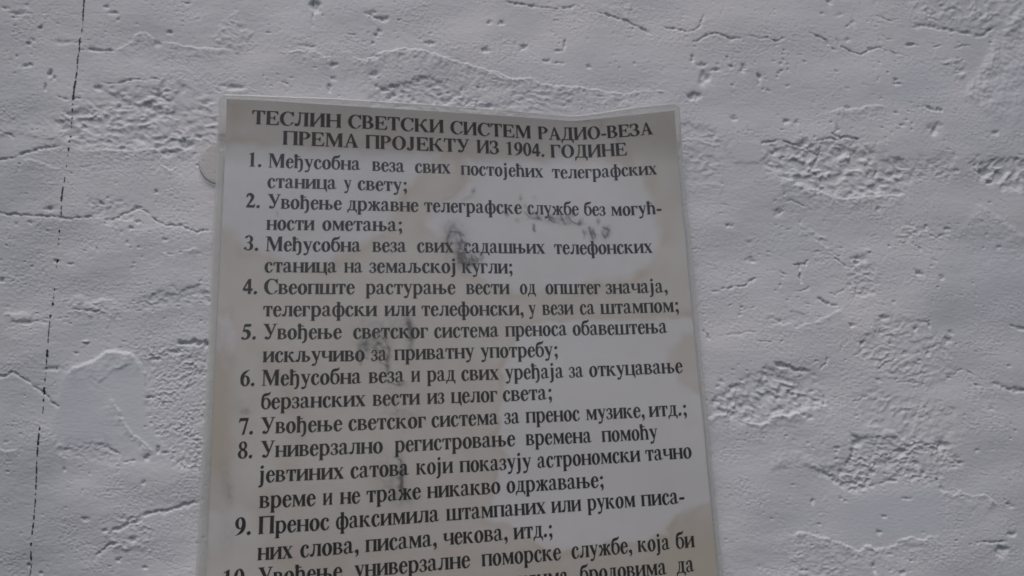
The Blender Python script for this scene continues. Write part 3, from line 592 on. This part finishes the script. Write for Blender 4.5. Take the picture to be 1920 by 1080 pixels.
# ------------------------------------------------------------------ lettering: a bold serif face drawn from polygons
CAP = 676.0
def Rc(x0, y0, x1, y1): return [[(x0, y0), (x1, y0), (x1, y1), (x0, y1)]]
def Pg(*p): return [list(p)]
def St(x, w, y0, y1, t='lr', b='lr', o=38, s=22):
    r = Rc(x, y0, x + w, y1)
    for side, yy, d in ((b, y0, 1), (t, y1, -1)):
        if 'l' in side: r += [[(x - o, yy), (x + 6, yy), (x + 6, yy + d * (s + 26)), (x - o * .35, yy + d * (s + 4)), (x - o, yy + d * s)]]
        if 'r' in side: r += [[(x + w + o, yy), (x + w - 6, yy), (x + w - 6, yy + d * (s + 26)), (x + w + o * .35, yy + d * (s + 4)), (x + w + o, yy + d * s)]]
    return r
def Ring(cx, cy, rx, ry, ix, irx, iry, a0=0, a1=360, n=28):
    out_ = []; A = [math.radians(a0 + (a1 - a0) * k / n) for k in range(n + 1)]
    po = [(cx + rx * math.cos(a), cy + ry * math.sin(a)) for a in A]
    pi_ = [(ix + irx * math.cos(a), cy + iry * math.sin(a)) for a in A]
    for k in range(n): out_.append([po[k], po[k + 1], pi_[k + 1], pi_[k]])
    return out_
def Br(*p, n=5):
    P = [np.array(q, float) for q in p]; P = [2 * P[0] - P[1]] + P + [2 * P[-1] - P[-2]]
    S = []
    for k in range(1, len(P) - 2):
        for j in range(n):
            t = j / n
            S.append(0.5 * (2 * P[k] + (P[k + 1] - P[k - 1]) * t + (2 * P[k - 1] - 5 * P[k] + 4 * P[k + 1] - P[k + 2]) * t * t + (3 * P[k] - P[k - 1] - 3 * P[k + 1] + P[k + 2]) * t ** 3))
    S.append(P[-2]); e = []
    for k in range(len(S)):
        d = S[min(k + 1, len(S) - 1)] - S[max(k - 1, 0)]; l = math.hypot(d[0], d[1]) or 1
        nx, ny = -d[1] / l, d[0] / l; w = max(S[k][2], 4)
        e.append(((S[k][0] + nx * w, S[k][1] + ny * w), (S[k][0] - nx * w, S[k][1] - ny * w)))
    return [[e[k][0], e[k][1], e[k + 1][1], e[k + 1][0]] for k in range(len(e) - 1)]
def Ds(x, y, r): return [[(x + r * math.cos(a * math.pi / 6), y + r * math.sin(a * math.pi / 6)) for a in range(12)]]
def Mir(polys, cx): return [[(2 * cx - a, b) for a, b in p] for p in polys]
def Rot(polys, cx, cy): return [[(2 * cx - a, 2 * cy - b) for a, b in p] for p in polys]
def Mv(polys, dx): return [[(a + dx, b) for a, b in p] for p in polys]
h = 461
G = {}
G['Т'] = (667, St(258,150,0,670,t='') + Rc(30,640,637,676) + Pg((30,676),(30,490),(54,490),(80,585),(160,641),(160,676)) + Mir(Pg((30,676),(30,490),(54,490),(80,585),(160,641),(160,676)), 333))
G['Е'] = (667, St(70,150,0,676,t='l',b='l') + Rc(200,640,600,676) + Pg((600,676),(614,500),(590,500),(560,590),(460,641),(460,676)) + Rc(200,0,600,36) + Pg((470,0),(628,0),(652,190),(628,190),(585,85),(470,36)) + Rc(210,325,430,359) + Pg((390,342),(440,230),(462,230),(462,455),(440,455)))
G['С'] = (722, Ring(385,336,352,355,430,235,322,48,318) + Pg((590,640),(660,691),(682,691),(690,465),(664,465),(610,560)) + Pg((560,130),(610,70),(700,150),(682,172)))
G['Л'] = (731, Br((280,655,18),(262,300,30),(200,70,46),(120,14,36)) + Ds(84,62,62) + Rc(205,640,690,676) + St(505,150,0,670,t='') + Rc(640,656,700,676))
G['И'] = (778, St(60,150,0,676) + St(568,150,0,676) + Pg((200,30),(200,120),(578,646),(578,556)))
G['Н'] = (778, St(60,150,0,676) + St(568,150,0,676) + Rc(200,320,578,358))
G['В'] = (667, St(65,150,0,676,t='l',b='l') + Rc(200,641,310,676) + Rc(200,325,320,357) + Rc(200,0,320,36) + Ring(300,505,255,171,300,112,138,-90,90,16) + Ring(310,176,305,181,310,145,146,-90,90,16))
G['К'] = (778, St(60,150,0,676) + Rc(200,322,330,356) + Br((290,335,20),(380,390,26),(450,520,28),(540,640,30)) + Ds(600,622,54) + Pg((290,356),(400,400),(700,22),(770,22),(770,0),(560,0)))
G['М'] = (944, Rc(112,10,146,660) + Rc(40,0,230,22) + Rc(25,654,250,676) + Pg((110,676),(262,676),(515,170),(455,0)) + Pg((440,0),(474,0),(745,640),(700,676)) + St(700,150,0,676,t='r') + Rc(690,654,760,676))
G['Р'] = (611, St(60,150,0,676,t='l') + Rc(200,640,290,676) + Rc(200,316,290,350) + Ring(285,496,290,180,285,138,146,-90,90,16))
G['А'] = (722, Pg((335,690),(380,690),(665,10),(490,10)) + Pg((335,690),(362,610),(128,10),(92,10)) + Rc(190,220,500,256) + Rc(10,0,235,22) + Rc(420,0,715,22))
G['Д'] = (728, Br((270,655,18),(258,380,24),(220,180,26),(130,30,20)) + Rc(190,640,680,676) + Rc(470,30,620,650) + Rc(25,0,705,36) + Pg((25,36),(25,-170),(50,-170),(85,-60),(160,2),(160,36)) + Mir(Pg((25,36),(25,-170),(50,-170),(85,-60),(160,2),(160,36)), 365))
G['О'] = (778, Ring(389,336,354,355,389,192,322,0,360,32))
G['З'] = (600, Ring(260,505,240,186,260,92,152,-90,140,18) + Ring(265,172,285,190,265,130,156,-142,90,20) + Rc(180,322,275,352) + Pg((40,676),(62,676),(100,600),(100,520),(62,470),(40,470)) + Pg((30,190),(55,190),(100,120),(80,20),(30,20)))
G['П'] = (778, St(60,150,0,676) + St(568,150,0,676) + Rc(150,640,640,676))
G['Ј'] = (500, St(215,150,180,676,b='') + Br((290,200,75),(280,80,62),(215,10,34),(120,12,22)) + Ds(88,66,62))
G['У'] = (709, Pg((70,664),(235,664),(450,250),(372,180)) + Br((610,662,19),(400,200,24),(320,62,38),(215,18,40)) + Ds(165,60,62) + Rc(10,654,300,676) + Rc(490,654,700,676))
G['Г'] = (611, St(70,150,0,676,t='l') + Rc(200,640,570,676) + Pg((570,676),(590,480),(565,480),(530,580),(430,641),(430,676)))
G['а'] = (500, Br((62,350,20),(110,425,22),(200,453,20),(285,425,38),(318,350,52),(322,110,52),(350,42,32),(420,35,16),(478,75,8),n=8) + Ds(95,352,48) + Ring(165,112,138,122,190,80,88,85,290,18) + Br((290,272,10),(230,250,14),(165,222,18)) + Br((165,2,14),(240,22,14),(290,66,14)))
G['б'] = (500, Ring(255,225,228,242,255,122,208,0,360,24) + Br((62,260,28),(82,440,40),(160,580,56),(270,610,56),(400,635,40),(450,715,12)))
G['в'] = (500, St(48,122,0,h,t='l',b='l') + Rc(140,431,250,461) + Rc(140,225,250,253) + Rc(140,0,250,30) + Ring(240,345,178,116,240,78,88,-90,90,14) + Ring(245,124,225,129,245,112,98,-90,90,14))
G['г'] = (420, St(48,122,0,h,t='l') + Rc(140,431,375,461) + Pg((375,461),(392,310),(368,310),(330,395),(250,432),(250,461)))
G['д'] = (530, Rc(18,0,512,30) + Pg((18,30),(18,-130),(42,-130),(70,-40),(120,2),(120,30)) + Mir(Pg((18,30),(18,-130),(42,-130),(70,-40),(120,2),(120,30)), 265) + Rc(320,20,428,450) + Br((195,445,15),(188,250,20),(160,120,22),(100,20,16)) + Rc(140,431,475,461))
G['ђ'] = (556, St(55,122,0,676,t='l') + Rc(5,560,320,588) + Br((150,340,22),(230,430,26),(330,440,36),(410,360,54),(425,150,54),(410,-40,48),(330,-165,24)) + Ds(290,-150,36))
G['ћ'] = (556, St(55,122,0,676,t='l') + Rc(5,560,320,588) + Br((150,340,22),(230,430,26),(330,440,36),(412,350,54),(418,180,54)) + St(364,122,0,230,t=''))
G['е'] = (444, Ring(228,224,205,250,246,92,214,8,318) + Rc(115,250,425,282) + Pg((350,100),(375,62),(425,120),(405,140)))
G['с'] = (444, Ring(235,224,212,250,262,104,214,52,318) + Ds(348,362,54) + Pg((350,100),(380,62),(432,120),(410,138)))
G['ж'] = (706, St(299,122,0,h) + sum([[*q] for q in []], []) + Br((300,235,18),(220,260,24),(160,380,30),(110,420,26)) + Ds(92,395,46) + Pg((205,255),(285,270),(150,22),(175,22),(175,0),(10,0),(10,22),(45,22)) + Mir(Br((300,235,18),(220,260,24),(160,380,30),(110,420,26)) + Ds(92,395,46) + Pg((205,255),(285,270),(150,22),(175,22),(175,0),(10,0),(10,22),(45,22)), 353))
G['з'] = (400, Ring(180,345,175,130,180,72,98,-90,138,14) + Ring(180,124,195,138,180,88,122,-140,90,16) + Rc(120,222,190,250) + Ds(62,375,36) + Ds(52,85,38))
G['и'] = (576, St(45,122,0,h) + St(411,122,0,h) + Pg((145,30),(145,105),(430,432),(430,357)))
G['ј'] = (333, St(110,122,-40,h,t='l',b='') + Br((164,-20,54),(158,-110,44),(100,-185,22)) + Ds(62,-160,42) + Ds(160,612,66))
G['к'] = (573, St(45,122,0,h) + Rc(140,222,230,250) + Br((215,235,18),(270,280,24),(320,390,28),(390,425,26)) + Ds(425,398,46) + Pg((210,250),(295,275),(500,22),(560,22),(560,0),(400,0)))
G['л'] = (559, Br((210,445,15),(200,220,28),(150,50,38),(90,14,28)) + Ds(62,48,45) + Rc(150,431,490,461) + St(385,122,0,455,t='') + Rc(480,443,530,461))
G['љ'] = (757, Br((200,445,15),(190,220,28),(145,50,38),(88,14,28)) + Ds(62,48,45) + Rc(150,431,470,461) + St(340,122,0,455,t='',b='l') + Rc(440,443,485,461) + Ring(500,126,215,131,500,105,98,-90,90,14) + Rc(430,0,510,32) + Rc(430,226,510,257))
G['м'] = (670, Rc(82,8,122,450) + Rc(25,0,170,20) + Rc(20,441,180,461) + Pg((78,461),(190,461),(375,110),(325,0)) + Pg((312,0),(342,0),(520,430),(490,461)) + St(490,122,0,h,t='r'))
G['н'] = (576, St(45,122,0,h) + St(411,122,0,h) + Rc(145,215,430,247))
G['њ'] = (780, St(45,122,0,h,b='lr') + St(370,122,0,h,b='l') + Rc(145,225,378,257) + Ring(520,126,215,131,520,105,98,-90,90,14) + Rc(465,0,530,32) + Rc(465,226,530,257))
G['о'] = (500, Ring(250,225,228,250,250,94,216,0,360,26))
G['п'] = (576, St(45,122,0,h) + St(411,122,0,h) + Rc(120,431,450,461))
G['р'] = (556, St(60,122,-205,h,t='l') + Ring(290,226,230,248,278,120,208,-138,138,22))
G['т'] = (487, St(190,122,0,455,t='') + Rc(25,431,462,461) + Pg((25,461),(25,300),(47,300),(75,395),(140,432),(140,461)) + Mir(Pg((25,461),(25,300),(47,300),(75,395),(140,432),(140,461)), 243.5))
G['у'] = (500, Pg((35,452),(165,452),(325,120),(262,10)) + Br((425,452,16),(290,60,18),(225,-100,30),(150,-165,30)) + Ds(100,-140,50) + Rc(5,441,220,461) + Rc(340,441,490,461))
G['ф'] = (650, St(271,122,-205,640,t='l') + Ring(215,225,190,250,215,86,212,20,340,20) + Mir(Ring(215,225,190,250,215,86,212,20,340,20), 325) + Rc(250,150,400,300))
G['х'] = (500, Pg((30,452),(165,452),(470,10),(335,10)) + Pg((62,10),(98,10),(430,452),(394,452)) + Rc(8,441,215,461) + Rc(340,441,480,461) + Rc(10,0,165,20) + Rc(285,0,495,20))
G['ц'] = (576, St(45,122,0,h,b='l') + St(410,122,0,h,b='') + Rc(60,0,560,30) + Pg((560,30),(560,-140),(536,-140),(510,-50),(450,2),(450,30)))
G['ч'] = (552, St(395,122,0,h) + St(45,122,250,h,b='') + Br((99,270,54),(120,205,36),(210,175,20),(400,215,15)))
G['ш'] = (826, St(45,122,0,h,b='l') + St(352,122,0,h,b='') + St(659,122,0,h,b='r') + Rc(60,0,780,30))
G['0'] = (500, Ring(250,338,226,352,250,98,316,0,360,26))
G['1'] = (500, St(190,124,0,640,t='',o=62) + Pg((85,600),(85,578),(190,590),(314,560),(314,688),(290,688)))
G['2'] = (500, Br((45,480,14),(100,600,44),(210,630,60),(330,540,72),(310,400,62),(200,230,36),(70,60,22)) + Pg((28,0),(432,0),(478,175),(450,175),(405,112),(80,112),(28,30)))
G['3'] = (500, Ring(230,515,205,174,230,82,136,-80,160,16) + Ring(210,185,240,200,210,105,164,-120,90,18) + Rc(160,340,250,370) + Ds(65,80,56))
G['4'] = (500, Rc(270,0,390,676) + Rc(22,148,478,246) + Pg((22,200),(22,246),(275,676),(300,676),(300,590),(85,240)))
G['5'] = (500, Pg((115,560),(440,560),(475,676),(160,676)) + Pg((70,330),(115,330),(200,660),(160,676)) + Br((90,365,34),(210,385,52),(340,320,76),(380,200,74),(320,80,52),(200,16,30),(80,30,30)) + Ds(62,60,50))
G['6'] = (500, Ring(255,216,222,230,262,94,194,0,360,24) + Br((82,230,50),(100,400,60),(220,560,54),(350,640,24),(460,680,8)))
G['7'] = (500, Pg((20,490),(42,490),(90,560),(460,560),(478,640),(478,676),(55,676)) + Pg((478,660),(280,-10),(185,-10),(375,565),(420,600)))
G['8'] = (500, Ring(252,512,186,176,252,88,136,0,360,20) + Ring(250,176,222,190,250,104,150,0,360,22) + Pg((80,420),(250,300),(420,260),(440,280),(250,400),(110,470)))
G['9'] = (500, Rot(G['6'][1], 250, 336))
G['.'] = (250, Ds(125,58,74)); G['-'] = (333, Rc(36,160,298,252))
G[','] = (250, Ds(118,62,72) + Br((165,55,28),(160,-60,28),(80,-150,8)))
G[';'] = (333, Mv(G[','][1], 40) + Ds(158,398,70))

TRI = {}
def glyph(c):
    if c in TRI: return TRI[c]
    vs_, fs_ = [], []
    for p in sum([[q] if len(q) != 4 else [[q[0], q[1], q[2]], [q[0], q[2], q[3]]] for q in G[c][1] + [[(a + 32, b + 14) for a, b in p] for p in G[c][1]]], []):
        ar = sum(p[k][0] * p[(k + 1) % len(p)][1] - p[(k + 1) % len(p)][0] * p[k][1] for k in range(len(p)))
        if abs(ar) < 1.0: continue
        q = p if ar > 0 else p[::-1]
        fs_.append(list(range(len(vs_), len(vs_) + len(q)))); vs_ += [Vector((a / CAP, b / CAP)) for a, b in q]
    v_, e_, f_, ov, oe, of = delaunay_2d_cdt(vs_, [], fs_, 0, 1e-5, True)
    tri = [f for f, o in zip(f_, of) if len(o)]
    TRI[c] = (np.array([(a[0], a[1]) for a in v_]), np.array(tri, int).reshape(-1, 3))
    return TRI[c]

def cap_px(x, y):
    s = np.clip((y - 230) / 773, 0, 1.2)
    l = 25.6 + 7.2 * s ** 1.35; r = 21.6 + 8.9 * s ** 0.72
    return l + (r - l) * (x - 480) / 750

LINES = [
 ([(472,232.5),(640,239.5),(680,241),(825,249),(872,252.5),(990,259.5),(1040,262.5),(1080,262.5),(1142,259),(1190,255),(1225,251.5)],
  [("ТЕСЛИН",472,640),("СВЕТСКИ",652.5,832.5),("СИСТЕМ",844.5,996),("РАДИО-ВЕЗА",1009,1225)]),
 ([(529,271),(672,277),(685,278),(881,286),(936,289),(1021,294),(1040,295.7),(1115,295),(1176,291)],
  [("ПРЕМА",529.5,672.5),("ПРОЈЕКТУ",685,881),("ИЗ",894,936),("1904.",950,1021),("ГОДИНЕ",1032.5,1176)]),
 ([(466,312),(502,313.7),(676,319),(759,323),(845,325.5),(864,327.5),(1019,333),(1060,334.5),(1115,333.7),(1165,330.5),(1232,327)],
  [("1.",466,490),("Међусобна",502.5,676),("веза",697.5,759),("свих",778,845),("постојећих",864,1019),("телеграфских",1035.5,1232.5)]),
 ([(501,352),(631,354.7),(763,359)], [("станица",501,631),("у",644,659.5),("свету;",670.5,763)]),
 ([(461,388.7),(501,390.5),(641,393.7),(785,397),(979,401),(1040,403),(1136,404.5),(1170,404.3),(1241,401)],
  [("2.",461,487),("Увођење",501,641),("државне",651,785),("телеграфске",795.5,979),("службе",989,1086),("без",1095.5,1136),("могућ-",1146,1241)]),
 ([(499,431),(590,431.7),(754,433.7)], [("ности",499,590),("ометања;",604,754)]),
 ([(457,468.7),(497,470.7),(677,472),(851,473.5),(1022,475.7),(1090,476.7),(1150,476),(1224,474)],
  [("3.",457,484),("Међусобна",497.5,677),("веза",698,762.5),("свих",782,851),("садашњих",870,1022.5),("телефонских",1039.5,1224)]),
 ([(495,510.5),(680,511.3),(854,511.8),(961,513)], [("станица",495.5,632),("на",645,680),("земаљској",692,854),("кугли;",866,961)]),
 ([(455,551.3),(854,551.5),(1127,551.3),(1180,550.2),(1252,548.5)],
  [("4.",455,482),("Свеопште",494.5,665.5),("растурање",685.5,854.5),("вести",874,956),("од",975,1005),("општег",1023,1127),("значаја,",1136,1252)]),
 ([(493,593.3),(780,592.5),(982,591),(1076,589.7),(1150,588.5),(1273,584.7)],
  [("телеграфски",493,707.5),("или",720.5,780),("телефонски,",790.5,982),("у",991,1005.5),("вези",1017,1076),("са",1087.5,1116),("штампом;",1126,1273)]),
 ([(452,636.5),(640,635.2),(803,633.7),(936,631.5),(1064,628.8),(1160,627.5),(1252,624.3)],
  [("5.",452,479.5),("Увођење",492.5,641),("светског",662,803),("система",814,936),("преноса",947.5,1064),("обавештења",1074,1252)]),
 ([(492,679.3),(684,677),(890,671.5),(1046,668.5)], [("искључиво",492,684),("за",695.5,726),("приватну",739,890),("употребу;",901,1046)]),
 ([(450,724),(490,723.5),(678,719),(758,716.3),(854,714),(936,712),(1057,708.6),(1130,705.5),(1281,698.8)],
  [("6.",450,477),("Међусобна",490,678),("веза",691,758.5),("и",771,788),("рад",800.6,854),("свих",865,936),("уређаја",947,1057.5),("за",1067,1094.6),("откуцавање",1105,1281)]),
 ([(489,767.3),(685,761.5),(788,758.4),(845,756),(933,753),(1035,749)], [("берзанских",489,685.5),("вести",698.5,788),("из",800.6,833.5),("целог",845.4,933),("света;",943,1035)]),
 ([(447,815),(488,813.6),(642,807.8),(799,801.8),(935,795.5),(1088,788.5),(1200,783),(1288,778.7)],
  [("7.",447,474),("Увођење",488,642),("светског",653,799),("система",809,935),("за",945.6,975),("пренос",986,1088),("музике,",1099,1209),("итд.;",1217,1288)]),
 ([(445,860),(487,858.3),(718,849.3),(860,841.5),(966,836),(1110,829.7),(1234,823.5)],
  [("8.",445.4,473),("Универзално",487.6,718),("регистровање",740,966.8),("времена",986,1110),("помоћу",1128.5,1234)]),
 ([(484,905),(645,897.5),(767,891),(850,886.5),(997,878.3),(1201,865.2),(1297,858.8)],
  [("јевтиних",484.5,645),("сатова",657,767),("који",780,850),("показују",861.7,997),("астрономски",1008,1201.6),("тачно",1211,1297.7)]),
 ([(485,952.7),(592,948),(675,943.3),(790,935.2),(938,924.8),(1132,913.5)],
  [("време",485.5,592),("и",605,623.5),("не",637,675.6),("траже",687,789.7),("никакво",800.6,938.6),("одржавање;",950,1132)]),
 ([(440,1004),(484,1001.8),(618,993),(824,977.5),(1024,962.8),(1192,950.3),(1284,943.5)],
  [("9.",440,470),("Пренос",483.7,618),("факсимила",629.5,824),("штампаних",836.5,1024),("или",1034,1090.5),("руком",1101.7,1192),("писа-",1202.4,1284)]),
 ([(482,1051),(549,1046.5),(672,1036.5),(819,1023.5),(940,1013.5),(1036,1006)], [("них",482,549),("слова,",562.6,672.5),("писама,",684.7,819),("чекова,",831,952),("итд.;",963,1036)]),
 ([(418,1104),(482,1099),(642,1086),(664,1083.5),(882,1064),(1052,1049.5),(1185,1036.5),(1303,1026)],
  [("10.",418,468),("Увођење",482.5,642),("универзалне",664,882),("поморске",903,1052.7),("службе,",1072,1185.5),("која",1196,1257),("би",1268,1303.5)]),
 ([(940,1106),(1067,1094),(1088,1092),(1251,1077),(1303,1071.5)], [("људима",946,1067),("бродовима",1088,1251),("да",1269,1302.7)]),
]
m_print, nt, out = material("black_print")
bs = nt.nodes.new("ShaderNodeBsdfPrincipled"); bs.inputs["Base Color"].default_value = (0.020, 0.019, 0.021, 1); bs.inputs["Roughness"].default_value = 0.55
nt.links.new(bs.outputs[0], out.inputs[0])
for base, words in LINES:
    BX = [p[0] for p in base]; BY = [p[1] for p in base]
    V, Fc, off = [], [], 0
    for word, x0, x1 in words:
        adv = 0; parts = []
        for i, c in enumerate(word):
            gv, gt = glyph(c)
            parts.append((gv + np.array([adv / CAP, 0]), gt)); adv += G[c][0] + 6
        lo = min(p[0][:, 0].min() for p in parts); hi = max(p[0][:, 0].max() for p in parts)
        for gv, gt in parts:
            gx = x0 + (gv[:, 0] - lo) / (hi - lo) * (x1 - x0)
            # Level of the line measured across the whole letter, height measured along the sheet's uprights
            by = np.interp(gx, BX, BY); hpx = gv[:, 1] * cap_px(gx, by)
            X = gx + hpx * (710 - gx) / (by + 6034.0); Yp = by - hpx
            V.append(hit(X, Yp, (lift_mm(X, Yp) + 0.24) * MM)); Fc.append(gt[:, ::-1] + off); off += len(gv)
    adopt(mesh_obj("text_line", np.concatenate(V), np.concatenate(Fc), m_print, smooth=False))

# ------------------------------------------------------------------ round adhesive pad that sticks out behind the left edge
m_pad, nt, out = material("yellowed_clear_plastic")
N = nt.nodes; L = nt.links
bs = N.new("ShaderNodeBsdfPrincipled"); bs.inputs["Roughness"].default_value = 0.5
nz = N.new("ShaderNodeTexNoise"); nz.inputs["Scale"].default_value = 300; tcn = N.new("ShaderNodeTexCoord")
c2 = N.new("ShaderNodeValToRGB"); c2.color_ramp.elements[0].color = (0.56, 0.53, 0.49, 1); c2.color_ramp.elements[1].color = (0.64, 0.605, 0.565, 1)
L.new(tcn.outputs["Object"], nz.inputs["Vector"]); L.new(nz.outputs["Fac"], c2.inputs[0]); L.new(c2.outputs[0], bs.inputs["Base Color"])
tp = N.new("ShaderNodeBsdfTransparent"); mxs = N.new("ShaderNodeMixShader"); mxs.inputs[0].default_value = 0.34
L.new(tp.outputs[0], mxs.inputs[1]); L.new(bs.outputs[0], mxs.inputs[2]); L.new(mxs.outputs[0], out.inputs[0])
n = 48; v = []; f = []
cx0, cy0, rr = 412.0, 305.0, 39.0
prof = [(1.0, 0.35), (1.0, 1.0), (0.985, 1.12), (0.94, 1.2), (0.5, 1.3), (0.02, 1.35)]
for k, (q, z) in enumerate(prof):
    for j in range(n):
        a = 2 * math.pi * j / n
        tilt = 0.9 * max(0, math.sin(a) - 0.5 * math.cos(a) - 0.2) * q ** 3          # its lower edge has come away a little
        v.append(hit(cx0 + rr * q * math.cos(a), cy0 + rr * q * math.sin(a), (z + tilt) * MM))
for k in range(len(prof) - 1):
    for j in range(n):
        f.append((k * n + j, k * n + (j + 1) % n, (k + 1) * n + (j + 1) % n, (k + 1) * n + j))
v = np.array(v)
pad = mesh_obj("adhesive_pad", v, f, m_pad)
pad["label"] = "round yellowish adhesive pad half hidden behind the upper left edge of the notice"
pad["category"] = "adhesive pad"
m_gr, nt, out = material("dark_grey")  # thin dark strip along the pad's lower left edge
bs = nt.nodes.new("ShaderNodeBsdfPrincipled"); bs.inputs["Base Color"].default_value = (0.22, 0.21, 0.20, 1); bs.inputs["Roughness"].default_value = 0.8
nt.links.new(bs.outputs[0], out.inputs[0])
v, f = [], []
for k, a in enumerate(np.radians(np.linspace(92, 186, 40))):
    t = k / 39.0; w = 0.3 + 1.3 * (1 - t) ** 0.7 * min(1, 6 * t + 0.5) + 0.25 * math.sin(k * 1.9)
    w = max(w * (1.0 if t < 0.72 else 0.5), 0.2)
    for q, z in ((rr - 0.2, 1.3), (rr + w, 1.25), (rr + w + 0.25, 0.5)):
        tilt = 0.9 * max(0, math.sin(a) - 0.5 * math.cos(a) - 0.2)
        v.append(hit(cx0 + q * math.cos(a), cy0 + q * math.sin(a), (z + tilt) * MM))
for k in range(39):
    for c in range(2):
        i = k * 3 + c; f.append((i, i + 3, i + 4, i + 1))
mesh_obj("dark_rim", v, f, m_gr, pad)
